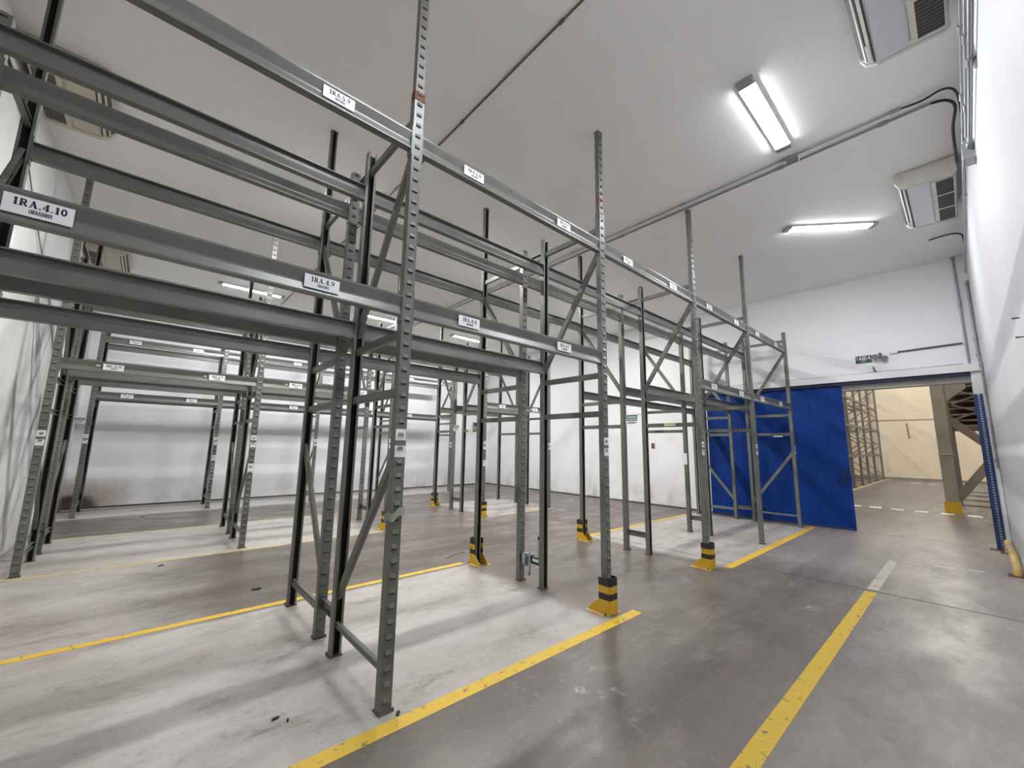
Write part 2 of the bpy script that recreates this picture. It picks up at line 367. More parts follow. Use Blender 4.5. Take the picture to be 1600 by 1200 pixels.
# ------------------------------------------------------------------ racking
PW, PD = .080, .062
def post_mesh(h, w=PW, d=PD, key='rack', slots=True, z0=0.0):
    t = .003; a = w/2; mb = MB(); sw = .019; pitch = .0885
    mb.box(-a, -sw, 0, t, z0, h); mb.box(sw, a, 0, t, z0, h)
    z = z0+.05; last = z0
    while z < h-.03:
        mb.box(-sw, sw, 0, t, last, z)
        last = z+.009
        # pressed louvre above each slot
        zb, zt, q = z+.009, z+.036, .009
        mb.add([(-sw, 0, zb), (sw, 0, zb), (sw, -q, zb), (-sw, -q, zb), (-sw, 0, zt), (sw, 0, zt)], [(0, 1, 2, 3), (3, 2, 5, 4), (0, 3, 4), (1, 5, 2)])
        z += pitch
    mb.box(-sw, sw, 0, t, last, h)
    for e in (-1, 1):
        x0, x1 = sorted((e*a, e*(a-t))); mb.box(x0, x1, t, d, z0, h)
        x0, x1 = sorted((e*a, e*(a-.017))); mb.box(x0, x1, d-t, d, z0, h)
    # dark inside skin, closed behind the slots
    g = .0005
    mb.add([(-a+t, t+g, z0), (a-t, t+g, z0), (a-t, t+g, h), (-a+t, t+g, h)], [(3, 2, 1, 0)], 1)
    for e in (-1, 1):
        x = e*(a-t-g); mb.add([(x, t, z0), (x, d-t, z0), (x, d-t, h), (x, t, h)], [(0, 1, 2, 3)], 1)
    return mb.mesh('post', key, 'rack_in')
POST = post_mesh(4.24)
POST3 = post_mesh(4.30)
EXT = post_mesh(H-.012, .070, .054, 'rack_ext', z0=4.235)
EXTCAP = MB().box(-.039, .039, -.003, .058, H-.012, H-.001).mesh('head_plate', 'rack_ext')
SPL = MB().box(-.0425, .0425, -.003, 0, 4.17, 4.245).box(-.0425, -.040, 0, .05, 4.17, 4.245).box(.040, .0425, 0, .05, 4.17, 4.245)
SPL, SPLR = SPL.mesh('splice_band', 'rack_ext'), SPL.mesh('splice_band', 'rust')
FOOT = MB().box(-.050, .050, -.016, .074, 0, .006).tube([(.045, -.010, .006), (.045, -.010, .020)], .006, 6).mesh('foot_plate', 'foot')
STK = MB().box(-.037, .037, -.0015, -.0002, 0, .075).mesh('sticker', 'paper')
_bc = {}
def brace(d, z0, z1, kind):
    k = (round(d, 3), z0, z1, kind)
    if k not in _bc:
        _bc[k] = MB().channel((0, .03, z0), (0, d-.03, z1), .034, .034 if z0 == z1 == .221 else .060).mesh(kind, 'rack')
    return _bc[k]
ORD = ['first', 'second', 'third', 'fourth', 'fifth', 'sixth']
ROWN = {'a': 'nearest', 'c': 'second nearest', 'A': 'third', 'C': 'fourth', 'E': 'rearmost'}
FRAMES = {}
def upright(row, i, low=True, ext=True, stickers=True, outer='front'):
    y0, y1 = ROWS[row]; d = y1-y0
    t = thing('upright_frame', 'grey steel upright frame of the %s rack row, %s from the left wall' % (ROWN[row], ORD[i]), 'rack frame',
              (XS[i], y0, 0), 0, 'upright frames of the racking')
    FRAMES[row, i] = t
    pm = POST3 if row == 'E' else POST
    obj('post', pm, t, (0, 0, 0)); obj('post', pm, t, (0, d, 0), math.pi)
    obj('foot_plate', FOOT, t); obj('foot_plate', FOOT, t, (0, d, 0), math.pi)
    for z in ([.221 if row == 'a' else .22] if low else [])+[1.95, 2.365, 4.04]:
        obj('horizontal_brace', brace(d, z, z, 'horizontal_brace'), t)
    for z0, z1 in ([(1.57, .42)] if low else [])+[(3.80, 2.50)]:
        a, b = (z0, z1) if outer == 'front' else (z1, z0)
        obj('diagonal_brace', brace(d, a, b, 'diagonal_brace'), t)
    if ext:
        if outer == 'front': ly, rz = .004, 0
        else: ly, rz = d-.004, math.pi
        e = obj('post_extension', EXT, t, (0, ly, 0), rz)
        obj('head_plate', EXTCAP, e); rs = row == 'a' and i == 1
        obj('splice_band', SPLR if rs else SPL, t, (0, ly-.004 if rz == 0 else ly+.004, 0), rz, label='rusty splice band' if rs else None)
    if stickers:
        for z in (1.625, 1.515): obj('sticker', STK, t, (0, 0, z), label='white label sticker')
        if row in 'AE' and i in (1, 3):
            for z in (1.19, 1.12): obj('sticker', STK, t, (0, -.001, z), label='white label sticker')
    return t
for i in range(6):
    upright('a', i, low=i in (0, 1, 5), ext=i < 5, outer='front')
    upright('c', i, low=i in (0, 1, 5), ext=i < 5, stickers=False, outer='rear')
for i in range(5):
    upright('A', i, low=i in (0, 1), ext=True, outer='front')
    upright('C', i, low=i in (0, 1), ext=True, stickers=False, outer='rear')
for i in range(5): upright('E', i, low=i != 4, ext=False, outer='front')

BH, BD = .142, .056
def beam_profile(flip):
    # folded section: shallow V on the outer face, open trough along the top of the inner face
    g = .0185
    p = [(0, 0), (0, .010), (g, .058), (g, .070), (0, .130), (0, BH), (BD, BH), (BD, BH-.009), (g+.004, BH-.009), (g+.004, .088), (BD-.010, .074), (BD-.008, .058), (BD, .010), (BD, 0)]
    return p
_bm = {}
def beam_mesh(L):
    k = round(L, 3)
    if k not in _bm: _bm[k] = MB().prism(list(reversed(beam_profile(0))), 0, L, 'x').mesh('beam_body', 'rack')
    return _bm[k]
CONN = MB().box(0, .005, -.004, BD+.004, -.045, BH+.045).mesh('end_connector', 'rack')
HOOK = None
STICK = MB().box(-.10, .10, -.0016, -.0004, .030, .112).mesh('label_sticker', 'paper')
def barcode(w=.075, h=.018, z=.043):
    mb = MB(); x = -w/2+.01; r = random.Random(3)
    while x < w/2:
        ww = r.choice([.0012, .002, .0032]); mb.add([(x, -.0021, z), (x+ww, -.0021, z), (x+ww, -.0021, z+h), (x, -.0021, z+h)], [(0, 1, 2, 3)]); x += ww+r.choice([.0012, .0022])
    return mb.mesh('barcode', 'ink')
BARC = barcode()
LV = {'z4': 2.480, 'z5': 3.755}
LVN = {'z4': 'lower', 'z5': 'upper'}
CODE = {'a': '1RA', 'A': '1RC', 'E': '1RE'}
NB = {'a': 5, 'A': 4, 'E': 4}
def beam(row, side, lv, i, labelled):
    x0, x1 = XS[i]+PW/2+.001, XS[i+1]-PW/2-.001; L = x1-x0
    fr = side == 'front'; y = ROWS[row][0]+.004 if fr else ROWS[row][1]-.004
    z = LV[lv] + (-.05 if row == 'E' and lv == 'z5' else 0)
    num = [10-2*i, 9-2*i] if row != 'E' else [10-2*i, 9-2*i]
    names = ['%s.%s.%d' % (CODE[row], lv[1], n) for n in num] if labelled else []
    lab = '%s %s beam of the %s rack row, %s bay from left wall' % (LVN[lv], side, ROWN[row], ORD[i])
    t = thing('rack_beam', lab, 'rack beam', (x0 if fr else x1, y, z), 0 if fr else math.pi, 'beams of the racking')
    obj('beam_body', beam_mesh(L), t)
    obj('end_connector', CONN, t); obj('end_connector', CONN, t, (L, BD, 0), math.pi)
    if labelled:
        for s, nm in zip((.525-.04, 1.655-.04), names):
            st = obj('label_sticker', STICK, t, (s, 0, 0), label='white sticker with the code %s and a barcode' % nm if row == 'a' else 'white location sticker')
            obj('lettering', text_mb(nm, .030, None, .004, .070, .0022).mesh('lettering', 'ink'), st)
            obj('barcode', BARC, st)
            if row != 'a' or lv == 'z4': pass
            if row == 'A': obj('tape_strip', MB().box(-.165, -.125, -.0014, -.0004, .075, .088).mesh('tape_strip', 'paper'), t, (s, 0, 0))
    return t
for row in 'ac':
    for i in range(5):
        for side in ('front', 'rear'):
            beam(row, side, 'z5', i, row == 'a' and side == 'front')
            if i != 2: beam(row, side, 'z4', i, row == 'a' and side == 'front')
for row in 'AC':
    for i in range(4):
        for side in ('front', 'rear'):
            beam(row, side, 'z5', i, row == 'A' and side == 'front')
            if i != 2: beam(row, side, 'z4', i, row == 'A' and side == 'front')
for i in range(4):
    for side in ('front', 'rear'):
        for lv in LV: beam('E', side, lv, i, side == 'front')

# row spacers tying the back-to-back frames together
for (ra, rb, n) in (('a', 'c', 6), ('A', 'C', 5)):
    ya, yb = ROWS[ra][1], ROWS[rb][0]
    for i in range(n):
        for z, nm in ((.275, 'floor-level'), (4.04, 'top')):
            mb = MB().channel((0, 0, 0), (0, yb-ya, 0), .03, .085, .006, (-1, 0, 0))
            tag(obj('row_spacer', mb.mesh('row_spacer', 'rack'), None, (XS[i], ya, z)),
                '%s row spacer joining %s frames of the %s double rack' % (nm, ORD[i], 'nearest' if ra == 'a' else 'second'), 'row spacer', 'row spacers between frames')

# striped column guards
def guard(row, i, face, label):
    y0, y1 = ROWS[row]
    if face == 'front': loc, rz = (XS[i], y0, 0), 0
    else: loc, rz = (XS[i], y1, 0), math.pi
    t = thing('column_guard', label, 'column guard', loc, rz, 'striped column guards')
    a, yf, t_, yk = .072, -.060, .006, .075
    def ring(z0, z1, m, nm):
        # U-shaped plate with rounded front corners
        r = .03; pts = [(-a, yk)]+[(-a, yf+r)]+[(-a+r-r*math.cos(math.radians(k)), yf+r-r*math.sin(math.radians(k))) for k in (30, 60)]+[(-a+r, yf)]
        pts = pts+[(-x, y) for x, y in reversed(pts)]
        inn = [(x*(1-t_/a), y+(t_ if y < yf+r*.9 else 0)) for x, y in reversed(pts)]
        mb = MB(); P = pts; Q = list(reversed(inn))
        for k in range(len(P)-1):
            A, B, D, E2 = P[k], P[k+1], Q[k+1], Q[k]
            vs = [(*A, z0), (*B, z0), (*B, z1), (*A, z1), (*E2, z0), (*D, z0), (*D, z1), (*E2, z1)]
            mb.add(vs, [(0, 1, 2, 3), (5, 4, 7, 6), (3, 2, 6, 7), (1, 0, 4, 5), (0, 3, 7, 4), (2, 1, 5, 6)])
        return obj(nm, mb.mesh(nm, m), t)
    ring(.262, .335, 'gblack', 'black_band'); ring(.195, .262, 'gyellow', 'yellow_band'); ring(.135, .195, 'gblack', 'black_band')
    ring(.006, .135, 'gyellow', 'yellow_band')
    for e in (-1, 1):     # flared side gussets
        x0, x1 = sorted((e*a, e*(a-t_)))
        mb = MB().prism([(yk, .006), (yk+.13, .006), (yk+.10, .045), (yk, .135)], x0, x1, 'x')
        obj('gusset', mb.mesh('gusset', 'gyellow'), t)
        x0, x1 = sorted((e*(a-.012), e*(a+.045)))
        p = obj('base_flange', MB().box(x0, x1, yf+.01, yk+.14, 0, .006).mesh('base_flange', 'guardrail'), t)
        obj('anchor_bolt', MB().tube([(e*(a+.025), yf+.04, .006), (e*(a+.025), yf+.04, .028)], .009, 6).mesh('anchor_bolt', 'rust'), p)
guard('a', 2, 'front', 'nearest striped column guard, largest in view, at the cross aisle')
guard('c', 2, 'rear', 'striped column guard at the rear post left of the cross aisle')
guard('a', 3, 'front', 'striped column guard beside the yellow line leading to the blue door')
guard('c', 3, 'rear', 'striped column guard at the rear post on the door side of cross aisle')
guard('A', 2, 'front', 'striped column guard seen left of the big front post, second double rack')
guard('A', 3, 'front', 'far striped column guard at second double rack front, past cross aisle')
guard('C', 3, 'rear', 'farthest striped column guard near the back wall')
guard('C', 2, 'rear', 'striped column guard at second double rack rear, hidden by the front post')

# ------------------------------------------------------------------ ceiling lamps
def lens_mesh(m, b=.012, w_=.075):
    k = w_/.075
    return MB().prism([(-.075*k, -.0285), (-.066*k, -.0285-b*.65), (-.030*k, -.0285-b), (.030*k, -.0285-b), (.066*k, -.0285-b*.65), (.075*k, -.0285)], -.60, .60, 'x').mesh('lens', m)
def lamp_proto(label, loc, rz):
    t = thing('ceiling_light', label, 'ceiling light', loc, rz, 'fluorescent ceiling lights')
    obj('housing', MB().prism([(-.074, 0), (-.080, -.024), (-.076, -.028), (.076, -.028), (.080, -.024), (.074, 0)], -.66, .66, 'x').mesh('housing', 'white'), t)
    obj('lens', lens_mesh('tube'), t)
    for e in (-1, 1):
        obj('end_cap', MB().prism([(-.078, -.002), (-.084, -.034), (-.07, -.043), (.07, -.043), (.084, -.034), (.078, -.002)], e*.60, e*.685, 'x').mesh('end_cap', 'steel'), t)
    return t
LAMPS = [(4.72, 1.12, 0, 'large bright ceiling light nearest the camera, beside the right wall'),
         (7.98, 1.15, math.radians(-49), 'slanted ceiling light next to the far air conditioner'),
         (1.40, 1.12, 0, 'ceiling light above the camera, out of view'),
         (1.55, 6.12, 0, 'ceiling light of the middle row nearest the left wall, behind rack beams'),
         (4.75, 6.12, 0, 'ceiling light of the middle row above the cross aisle, behind rack beams'),
         (7.95, 6.12, 0, 'ceiling light of the middle row nearest the door wall, behind rack beams'),
         (1.50, 11.25, 0, 'far ceiling light of the back row nearest the left wall'),
         (4.80, 11.15, 0, 'far ceiling light in the middle of the back row'),
         (7.88, 11.18, 0, 'far ceiling light of the back row nearest the door wall')]
lp = lamp_proto(LAMPS[0][3], (LAMPS[0][0], LAMPS[0][1], H-.001), LAMPS[0][2])
TM = {k: lens_mesh(k, .006, .036 if k == 'tube_mid' else .060) for k in ('tube_mid', 'tube_far')}
for (x, y, r, lb) in LAMPS[1:]:
    l2 = dup(lp, (x, y, H-.001), r, lb)
    if y > 4:
        for ch in l2.children:
            if ch.name.startswith('lens'): ch.data = TM['tube_mid' if y < 9 else 'tube_far']

# ------------------------------------------------------------------ conduits and pipes
def pipe(name, pts, r, m, label, cat='pipe', couplers=(), cm=None, cr=1.6):
    if not couplers: return tag(obj(name, MB().tube(pts, r, 8).mesh(name, m)), label, cat)
    t = thing(name, label, cat, pts[0])
    o = Vector(pts[0]); obj('tube', MB().tube([Vector(p)-o for p in pts], r, 8).mesh('tube', m), t)
    for a, b in couplers: obj('coupler', MB().tube([Vector(a)-o, Vector(b)-o], r*cr, 8).mesh('coupler', cm or m), t)
    return t
zc = H-.024
pipe('conduit', [(5.62, .10, zc), (5.62, YB-.02, zc)], .012, 'conduit', 'grey conduit along the ceiling, the near one of the pair', 'conduit',
     [((5.62, y, zc), (5.62, y+.10, zc)) for y in (.10, 1.12, 2.45, 4.6, 7.3)])
pipe('conduit', [(5.76, -.12, zc), (5.76, YB-.02, zc)], .014, 'conduit', 'grey conduit along the ceiling, the far one of the pair', 'conduit',
     [((5.76, y, zc), (5.76, y+.08, zc)) for y in (.22, 1.22, 3.6, 6.6)])
t = thing('conduit_box', 'small grey conduit box with a white numbered tag on the ceiling pair', 'junction box', (5.62, 1.08, zc))
obj('box_body', MB().box(-.03, .06, -.05, .08, -.035, -.0125).mesh('box_body', 'conduit'), t)
tg = obj('number_tag', MB().box(-.028, .028, -.001, .001, -.04, .04).mesh('number_tag', 'paper'), t, (.02, -.05, -.06))
obj('lettering', text_mb('5', .04, None, 0, -.02, .002).mesh('lettering', 'ink'), tg)
def curve(pts, n=6):
    out = []; P = [Vector(p) for p in pts]; P = [P[0]]+P+[P[-1]]
    for i in range(1, len(P)-2):
        for k in range(n):
            u = k/n; a, b, c, d = P[i-1], P[i], P[i+1], P[i+2]
            out.append(.5*((2*b)+(c-a)*u+(2*a-5*b+4*c-d)*u*u+(-a+3*b-3*c+d)*u**3))
    out.append(P[-2]); return out
pipe('black_cable', curve([(5.62, .12, zc), (5.60, -.05, zc-.03), (5.56, -.20, zc-.03), (5.58, -.285, zc-.10), (5.66, -.30, zc-.30)]), .011, 'black', 'black cable bending from the ceiling conduit onto the right wall', 'cable')
pipe('black_cable', curve([(5.76, -.11, zc), (5.77, -.22, zc-.03), (5.80, -.275, zc-.12), (5.90, -.240, zc-.30), (6.05, -.235, zc-.60)]), .014, 'black', 'thick dark hose curving down below the ceiling conduit', 'cable')
pipe('brown_pipe', [(2.27, YR+.01, H-.014), (2.27, YB-.01, H-.014)], .010, 'brown_pipe', 'thin brown pipe running straight across the ceiling', 'pipe',
     [((2.27, y, H-.014), (2.27, y+.05, H-.014)) for y in (1.95, 3.45, 5.1, 8.0)])
zr = YR+.028
pipe('wall_conduit', [(-1.2, zr, 4.86), (5.40, zr, 4.86), (10.8, zr, 4.86)], .014, 'steel', 'upper galvanised conduit along the right wall', 'conduit', [((x, zr, 4.86), (x+.1, zr, 4.86)) for x in (4.3, 5.2, 7.4)])
pipe('wall_conduit', [(-1.2, zr, 4.62), (5.55, zr, 4.62)], .014, 'steel', 'middle galvanised conduit along the right wall', 'conduit', [((x, zr, 4.62), (x+.1, zr, 4.62)) for x in (4.1, 5.0)])
pipe('wall_conduit', [(-1.2, zr, 4.42), (5.40, zr, 4.42)], .015, 'steel', 'lower galvanised conduit along the right wall', 'conduit', [((x, zr, 4.42), (x+.1, zr, 4.42)) for x in (4.1, 5.3)])
tag(obj('conduit_bracket', MB().box(4.12, 4.17, YR+.001, YR+.015, 4.36, 4.68).mesh('conduit_bracket', 'steel')), 'small steel bracket holding the wall conduits', 'bracket')
t = thing('wall_box', 'grey junction box ending the conduits on the right wall', 'junction box', (5.45, YR, 4.40))
obj('box_body', MB().box(-.06, .10, .001, .07, -.09, .09).mesh('box_body', 'steel'), t); obj('cover', MB().box(-.05, .09, .07, .078, -.08, .08).mesh('cover', 'conduit'), t)
pipe('corner_pipe', [(XD-.04, -.175, H-.01), (XD-.04, -.175, 3.21)], .016, 'conduit', 'thin vertical pipe on the door wall near the corner', 'pipe', [((XD-.04, -.175, z), (XD-.04, -.175, z+.06)) for z in (H-.08, 4.3)])
pipe('corner_pipe', [(XD-.05, YR+.03, 4.75), (XD-.05, YR+.03, 3.22)], .018, 'conduit', 'thicker vertical pipe in the corner above the doorway', 'pipe', [((XD-.05, YR+.03, z), (XD-.05, YR+.03, z+.07)) for z in (4.66, 3.6, 3.3)])
pipe('corner_pipe', [(XD-.19, YR+.02, 3.30), (XD-.19, YR+.02, 1.35)], .016, 'conduit', 'grey pipe running down the right jamb of the doorway', 'pipe', [((XD-.19, YR+.02, z), (XD-.19, YR+.02, z+.07)) for z in (3.1, 2.15, 1.45)])
pipe('sign_conduit', [(XD-.02, .80, 3.575), (XD-.02, -.135, 3.60)], .017, 'cable_grey', 'dark conduit on the door wall leading to the emergency lamp', 'conduit', [((XD-.02, .86, 3.575), (XD-.02, .74, 3.577))], 'white', 2.2)
pipe('door_cable', curve([(XD-.03, 4.5, 3.20), (XD-.02, 2.6, 3.205), (XD-.02, 1.25, 3.205), (XD-.015, 1.12, 3.24), (XD-.015, 1.13, 3.33), (XD-.015, 1.10, 3.24), (XD-.02, .95, 3.205), (XD-.02, -.1, 3.21)], 4), .012, 'cable_grey', 'dark cable lying along the white rail cover above the door', 'cable')
pipe('black_cable', curve([(9.65, .08, H-.05), (9.64, -.08, H-.04), (9.64, -.22, H-.05), (9.66, -.30, H-.10), (9.7, -.31, H-.22)]), .012, 'black', 'short black cable hanging beside the far air conditioner', 'cable')
pipe('thin_cable', curve([(XL+.02, 5.75, 4.75), (XL+.02, 6.9, 4.2), (XL+.02, 8.4, 3.6), (XL+.02, 9.6, 2.9)]), .008, 'conduit', 'thin cable sagging down the left wall', 'cable')
pipe('thin_cable', curve([(XL+.02, 3.9, 5.2), (XL+.03, 4.6, 4.8), (XL+.03, 5.2, 4.9), (XL+.02, 5.4, 5.1)]), .014, 'black', 'black cable looping beside the left wall air conditioner', 'cable')

# ------------------------------------------------------------------ air conditioners (under-ceiling split units)
def ac_unit(label, loc, rz, body='ac', brand=True, L=1.50):
    """local: length along +x, wall at y=0, front towards +y, ceiling at z=0"""
    t = thing('air_conditioner', label, 'air conditioner', loc, rz, 'under-ceiling air conditioners')
    prof = [(.0, -.02), (.0, -.21), (.03, -.235), (.44, -.222), (.515, -.185), (.545, -.12), (.545, -.05), (.52, -.02)]
    obj('body', MB().prism(prof, .03, L-.03, 'x').mesh('body', 'acpanel' if body == 'ac' else body), t)
    cap = [(.0, -.01), (-.005, -.215), (.03, -.245), (.445, -.232), (.525, -.192), (.558, -.12), (.558, -.045), (.53, -.01)]
    for a, wc in ((0, .06), (L-.035, .035)): obj('end_cap', MB().prism(cap, a, a+wc, 'x').mesh('end_cap', body), t)
    # intake grille sunk in frame near the wall
    n = 3; w3 = (L-.16)/n
    for k in range(n):
        x0 = .08+k*w3
        g = obj('intake_grille', MB().box(x0+.012, x0+w3-.012, .03, .185, -.243, -.232).mesh('intake_grille', 'grille'), t)
        fr = MB()
        for (u0, u1, v0, v1) in ((x0, x0+w3, .018, .03), (x0, x0+w3, .185, .225), (x0, x0+.012, .03, .185), (x0+w3-.012, x0+w3, .03, .185)):
            fr.box(u0, u1, v0, v1, -.250, -.234)
        obj('grille_frame', fr.mesh('grille_frame', body), g)
        sl = MB()
        for q in range(11): xq = x0+.02+q*(w3-.04)/10; sl.box(xq-.002, xq+.002, .03, .185, -.247, -.243)
        obj('grille_bars', sl.mesh('grille_bars', 'inkgrey'), g)
        obj('latch', MB().box(x0+w3-.05, x0+w3-.02, .205, .235, -.256, -.248).mesh('latch', body), g)
    obj('outlet', MB().prism([(.500, -.195), (.546, -.125), (.550, -.127), (.503, -.199)], .08, L-.06, 'x').mesh('outlet', 'grille'), t)
    for (ya, za, yb, zb, m) in ((.452, -.2185, .462, -.2135, 'grille'), (.464, -.2155, .486, -.2045, body), (.489, -.2030, .496, -.1995, 'grille')):
        obj('louvre', MB().prism([(ya, za), (yb, zb), (yb+.003, zb-.006), (ya+.003, za-.006)], .08, L-.05, 'x').mesh('louvre', m), t)
    if brand:
        bp = obj('brand_plate', MB().box(-.11, .11, -.002, .0, -.022, .022).mesh('brand_plate', 'paper'), t, (L-.19, .478, -.2185), 0, math.radians(-117))
        mb = text_mb('C', .030, None, -.075, -.014, .004)
        for k in range(6): mb.add([(-.05+k*.02, -.004, -.012), (-.038+k*.02, -.004, -.012), (-.038+k*.02, -.004, .008+.006*(k % 2)), (-.05+k*.02, -.004, .008)], [(0, 1, 2, 3)])
        obj('lettering', mb.mesh('lettering', 'inkgrey'), bp)
    obj('hanger', MB().box(.15, .20, .12, .16, -.03, 0).box(L-.20, L-.15, .12, .16, -.03, 0).mesh('hanger', 'steel'), t)
    return t
ac_unit('air conditioner nearest the camera, cut by the top edge of the photo', (3.02, YR+.07, H), 0)
ac_unit('far air conditioner on the right, with three dark intake grilles', (7.05, YR+.07, H), 0)
ac_unit('yellowed air conditioner at the left wall behind the nearest upper beams', (XL+.05, 6.35, H), -math.pi/2, 'acold', False, 1.0)
ac_unit('partly hidden air conditioner at the left wall farther back', (XL+.05, 11.6, H), -math.pi/2, 'acold', False, 1.3)
pipe('ac_pipe', curve([(XL+.03, 10.18, H-.20), (XL+.06, 10.2, H-.05), (XL+.20, 10.2, H-.03), (XL+.55, 10.22, H-.03)]), .018, 'brown_pipe', 'dark brown pipe over the far left air conditioner', 'pipe')

# ------------------------------------------------------------------ blue sliding door
t = thing('sliding_door', 'large blue corrugated sliding door standing open against the wall', 'door', (XD-.06, 1.70, 0))
DW, DH0, DH1 = 2.80, .03, 2.985
def corr(y0, y1):
    mb = MB(); p = .076; pts = []; y = y0; k = 0
    pat = [(0, 0), (.030, 0), (.042, -.007), (.064, -.007), (.076, 0)]
    while y < y1-1e-6:
        for a, dx in pat[:-1]:
            if y+a <= y1: pts.append((y+a, dx))
        y += p
    pts.append((y1, 0))
    vs = []; fs = []
    for (yy, xx) in pts: vs += [(xx, yy, DH0), (xx, yy, DH1), (.03, yy, DH0), (.03, yy, DH1)]
    for i in range(len(pts)-1): a = i*4; fs += [(a, a+1, a+5, a+4), (a+2, a+6, a+7, a+3), (a, a+4, a+6, a+2), (a+1, a+3, a+7, a+5)]
    n = (len(pts)-1)*4; fs += [(0, 2, 3, 1), (n, n+1, n+3, n+2)]
    return mb.add(vs, fs)
for k in range(3): obj('sheet_panel', corr(k*DW/3+.002, (k+1)*DW/3-.002).mesh('sheet_panel', 'blue'), t)
obj('bottom_rail', MB().box(-.016, .03, 0, DW, .008, .045).mesh('bottom_rail', 'blueedge'), t)
obj('edge_stile', MB().box(-.018, .032, -.03, .0, .008, 2.985).mesh('edge_stile', 'blue'), t)
hd = obj('handle', MB().box(-.045, -.03, .05, .09, .94, 1.24).mesh('handle', 'navy'), t)
obj('handle_mount', MB().box(-.03, -.010, .055, .085, .96, 1.0).box(-.03, -.010, .055, .085, 1.18, 1.22).mesh('handle_mount', 'navy'), hd)

# ------------------------------------------------------------------ exit sign, emergency lamp, wall bits
t = thing('exit_sign', 'small dark green exit sign reading SAIDA above the doorway', 'sign', (XD-.001, 1.265, 3.505), -math.pi/2)
obj('plate', MB().box(-.128, .128, -.006, 0, -.078, .078).mesh('plate', 'green'), t)
obj('lettering', text_mb('SA^DA', .068, None, 0, -.008, .0072).mesh('lettering', 'paper'), t)
obj('lettering', text_mb('EXIT', .036, None, 0, -.058, .0072).mesh('lettering', 'mint'), t)
t = thing('emergency_lamp', 'small grey floodlight on the wall beside the exit sign', 'lamp', (XD, 1.0, 3.53))
obj('bracket', MB().box(-.03, -.001, -.02, .02, .03, .07).mesh('bracket', 'gblack'), t)
obj('head', MB().tube([(-.03, .02, .02), (-.09, .05, -.01), (-.13, .07, -.03)], [.03, .055, .065], 10).mesh('head', 'conduit'), t)
obj('head', MB().tube([(-.03, -.02, .0), (-.08, -.05, -.05), (-.11, -.07, -.07)], [.03, .05, .06], 10).mesh('head', 'conduit'), t)
t = thing('wall_hook', 'brown extinguisher bracket on the white wall behind the racks', 'bracket', (XD, 6.1, 1.66))
obj('back_plate', MB().box(-.012, -.001, -.05, .05, -.07, .08).mesh('back_plate', 'rust'), t)
obj('arm', MB().tube(curve([(-.01, -.02, .05), (-.08, -.06, .03), (-.10, -.09, -.03), (-.09, -.10, -.09)]), .008, 6).mesh('arm', 'conduit'), t)
t = thing('wall_meter', 'small dark device on the back wall near the far corner', 'device', (10.25, YB, 2.42))
obj('case', MB().box(-.10, .10, -.06, -.001, -.15, .15).mesh('case', 'inkgrey'), t); obj('screen', MB().box(-.07, .07, -.066, -.06, -.02, .11).mesh('screen', 'gblack'), t)
for i, (x, z) in enumerate([(4.34, 2.52), (4.31, 2.38)]):
    tag(obj('wall_screw', MB().tube([(x, YR+.0005, z), (x+.012, YR+.035, z+.004)], [.004, .006], 6).mesh('wall_screw', 'gblack')), ['upper', 'lower'][i]+' small screw sticking out of the right wall', 'screw')

# signs hung on the racks
def rack_sign(loc, rz, w_, h_, label, tab=0):
    t = thing('rack_sign', label, 'sign', loc, rz, 'green-headed signs on the racks')
    obj('plate', MB().box(-w_/2, w_/2, -.002, .001, -h_/2, h_/2).mesh('plate', 'paper'), t)
    hd = obj('header', MB().box(-w_/2+.008, w_/2-.008, -.0032, -.002, h_*.06, h_/2-.010).mesh('header', 'green'), t)
    obj('header_field', MB().box(-w_/2+.022, w_/2-.022, -.0040, -.0032, h_*.13, h_/2-.026).mesh('header_field', 'mint'), hd)
    if tab: obj('fixing_tab', MB().box(w_/2-.002, w_/2+tab, -.002, .001, h_*.42, h_*.5).mesh('fixing_tab', 'steel'), t)
    mb = MB()
    for (z, u) in ((-.06, .43), (-.30, .33)):
        x = -w_*u; r = random.Random(int(z*-100))
        while x < w_*u:
            ww = r.uniform(.010, .022); mb.box(x, min(x+ww, w_*u), -.003, -.002, h_*z-h_*.07, h_*z+h_*.05); x += ww+.005
    obj('lettering', mb.mesh('lettering', 'ink'), t)
rack_sign((XS[3]-.0425, 3.600, 2.055), -math.pi/2, .215, .165, 'white sign with green header between frames beside the cross aisle', .09)
rack_sign((XS[3]-.0425, 8.66, 2.03), -math.pi/2, .24, .15, 'distant white and green sign on the second double rack')
rack_sign((-1.13, 12.29, 1.985), 0, .22, .125, 'white and green sign next to the left wall, rearmost rack')
def sticker(name, loc, rz, w_, h_, m, label):
    tag(obj(name, MB().box(-w_/2, w_/2, -.003, 0, -h_/2, h_/2).mesh(name, m), None, loc, rz), label, 'sticker')
sticker('brace_sticker', (XS[3]-.0165, 2.97, 1.955), -math.pi/2, .18, .045, 'lime', 'pale lime sticker on the frame brace beside the cross aisle')
sticker('brace_sticker', (XS[3]-.0165, 8.08, 1.950), -math.pi/2, .20, .06, 'lime', 'distant pale lime sticker on a brace of the second double rack')
sticker('brace_sticker', (XS[5]-.0165, 2.80, 1.905), -math.pi/2, .18, .03, 'paper', 'narrow white tag under a brace in front of the blue door')
tag(obj('paper_sheet', MB().box(-.045, .05, -.001, .001, -.11, .11).mesh('paper_sheet', 'paper'), None, (XS[4]-.042, 3.80, 1.40), -math.pi/2), 'white paper sheet taped to a rack post near the blue door', 'paper')

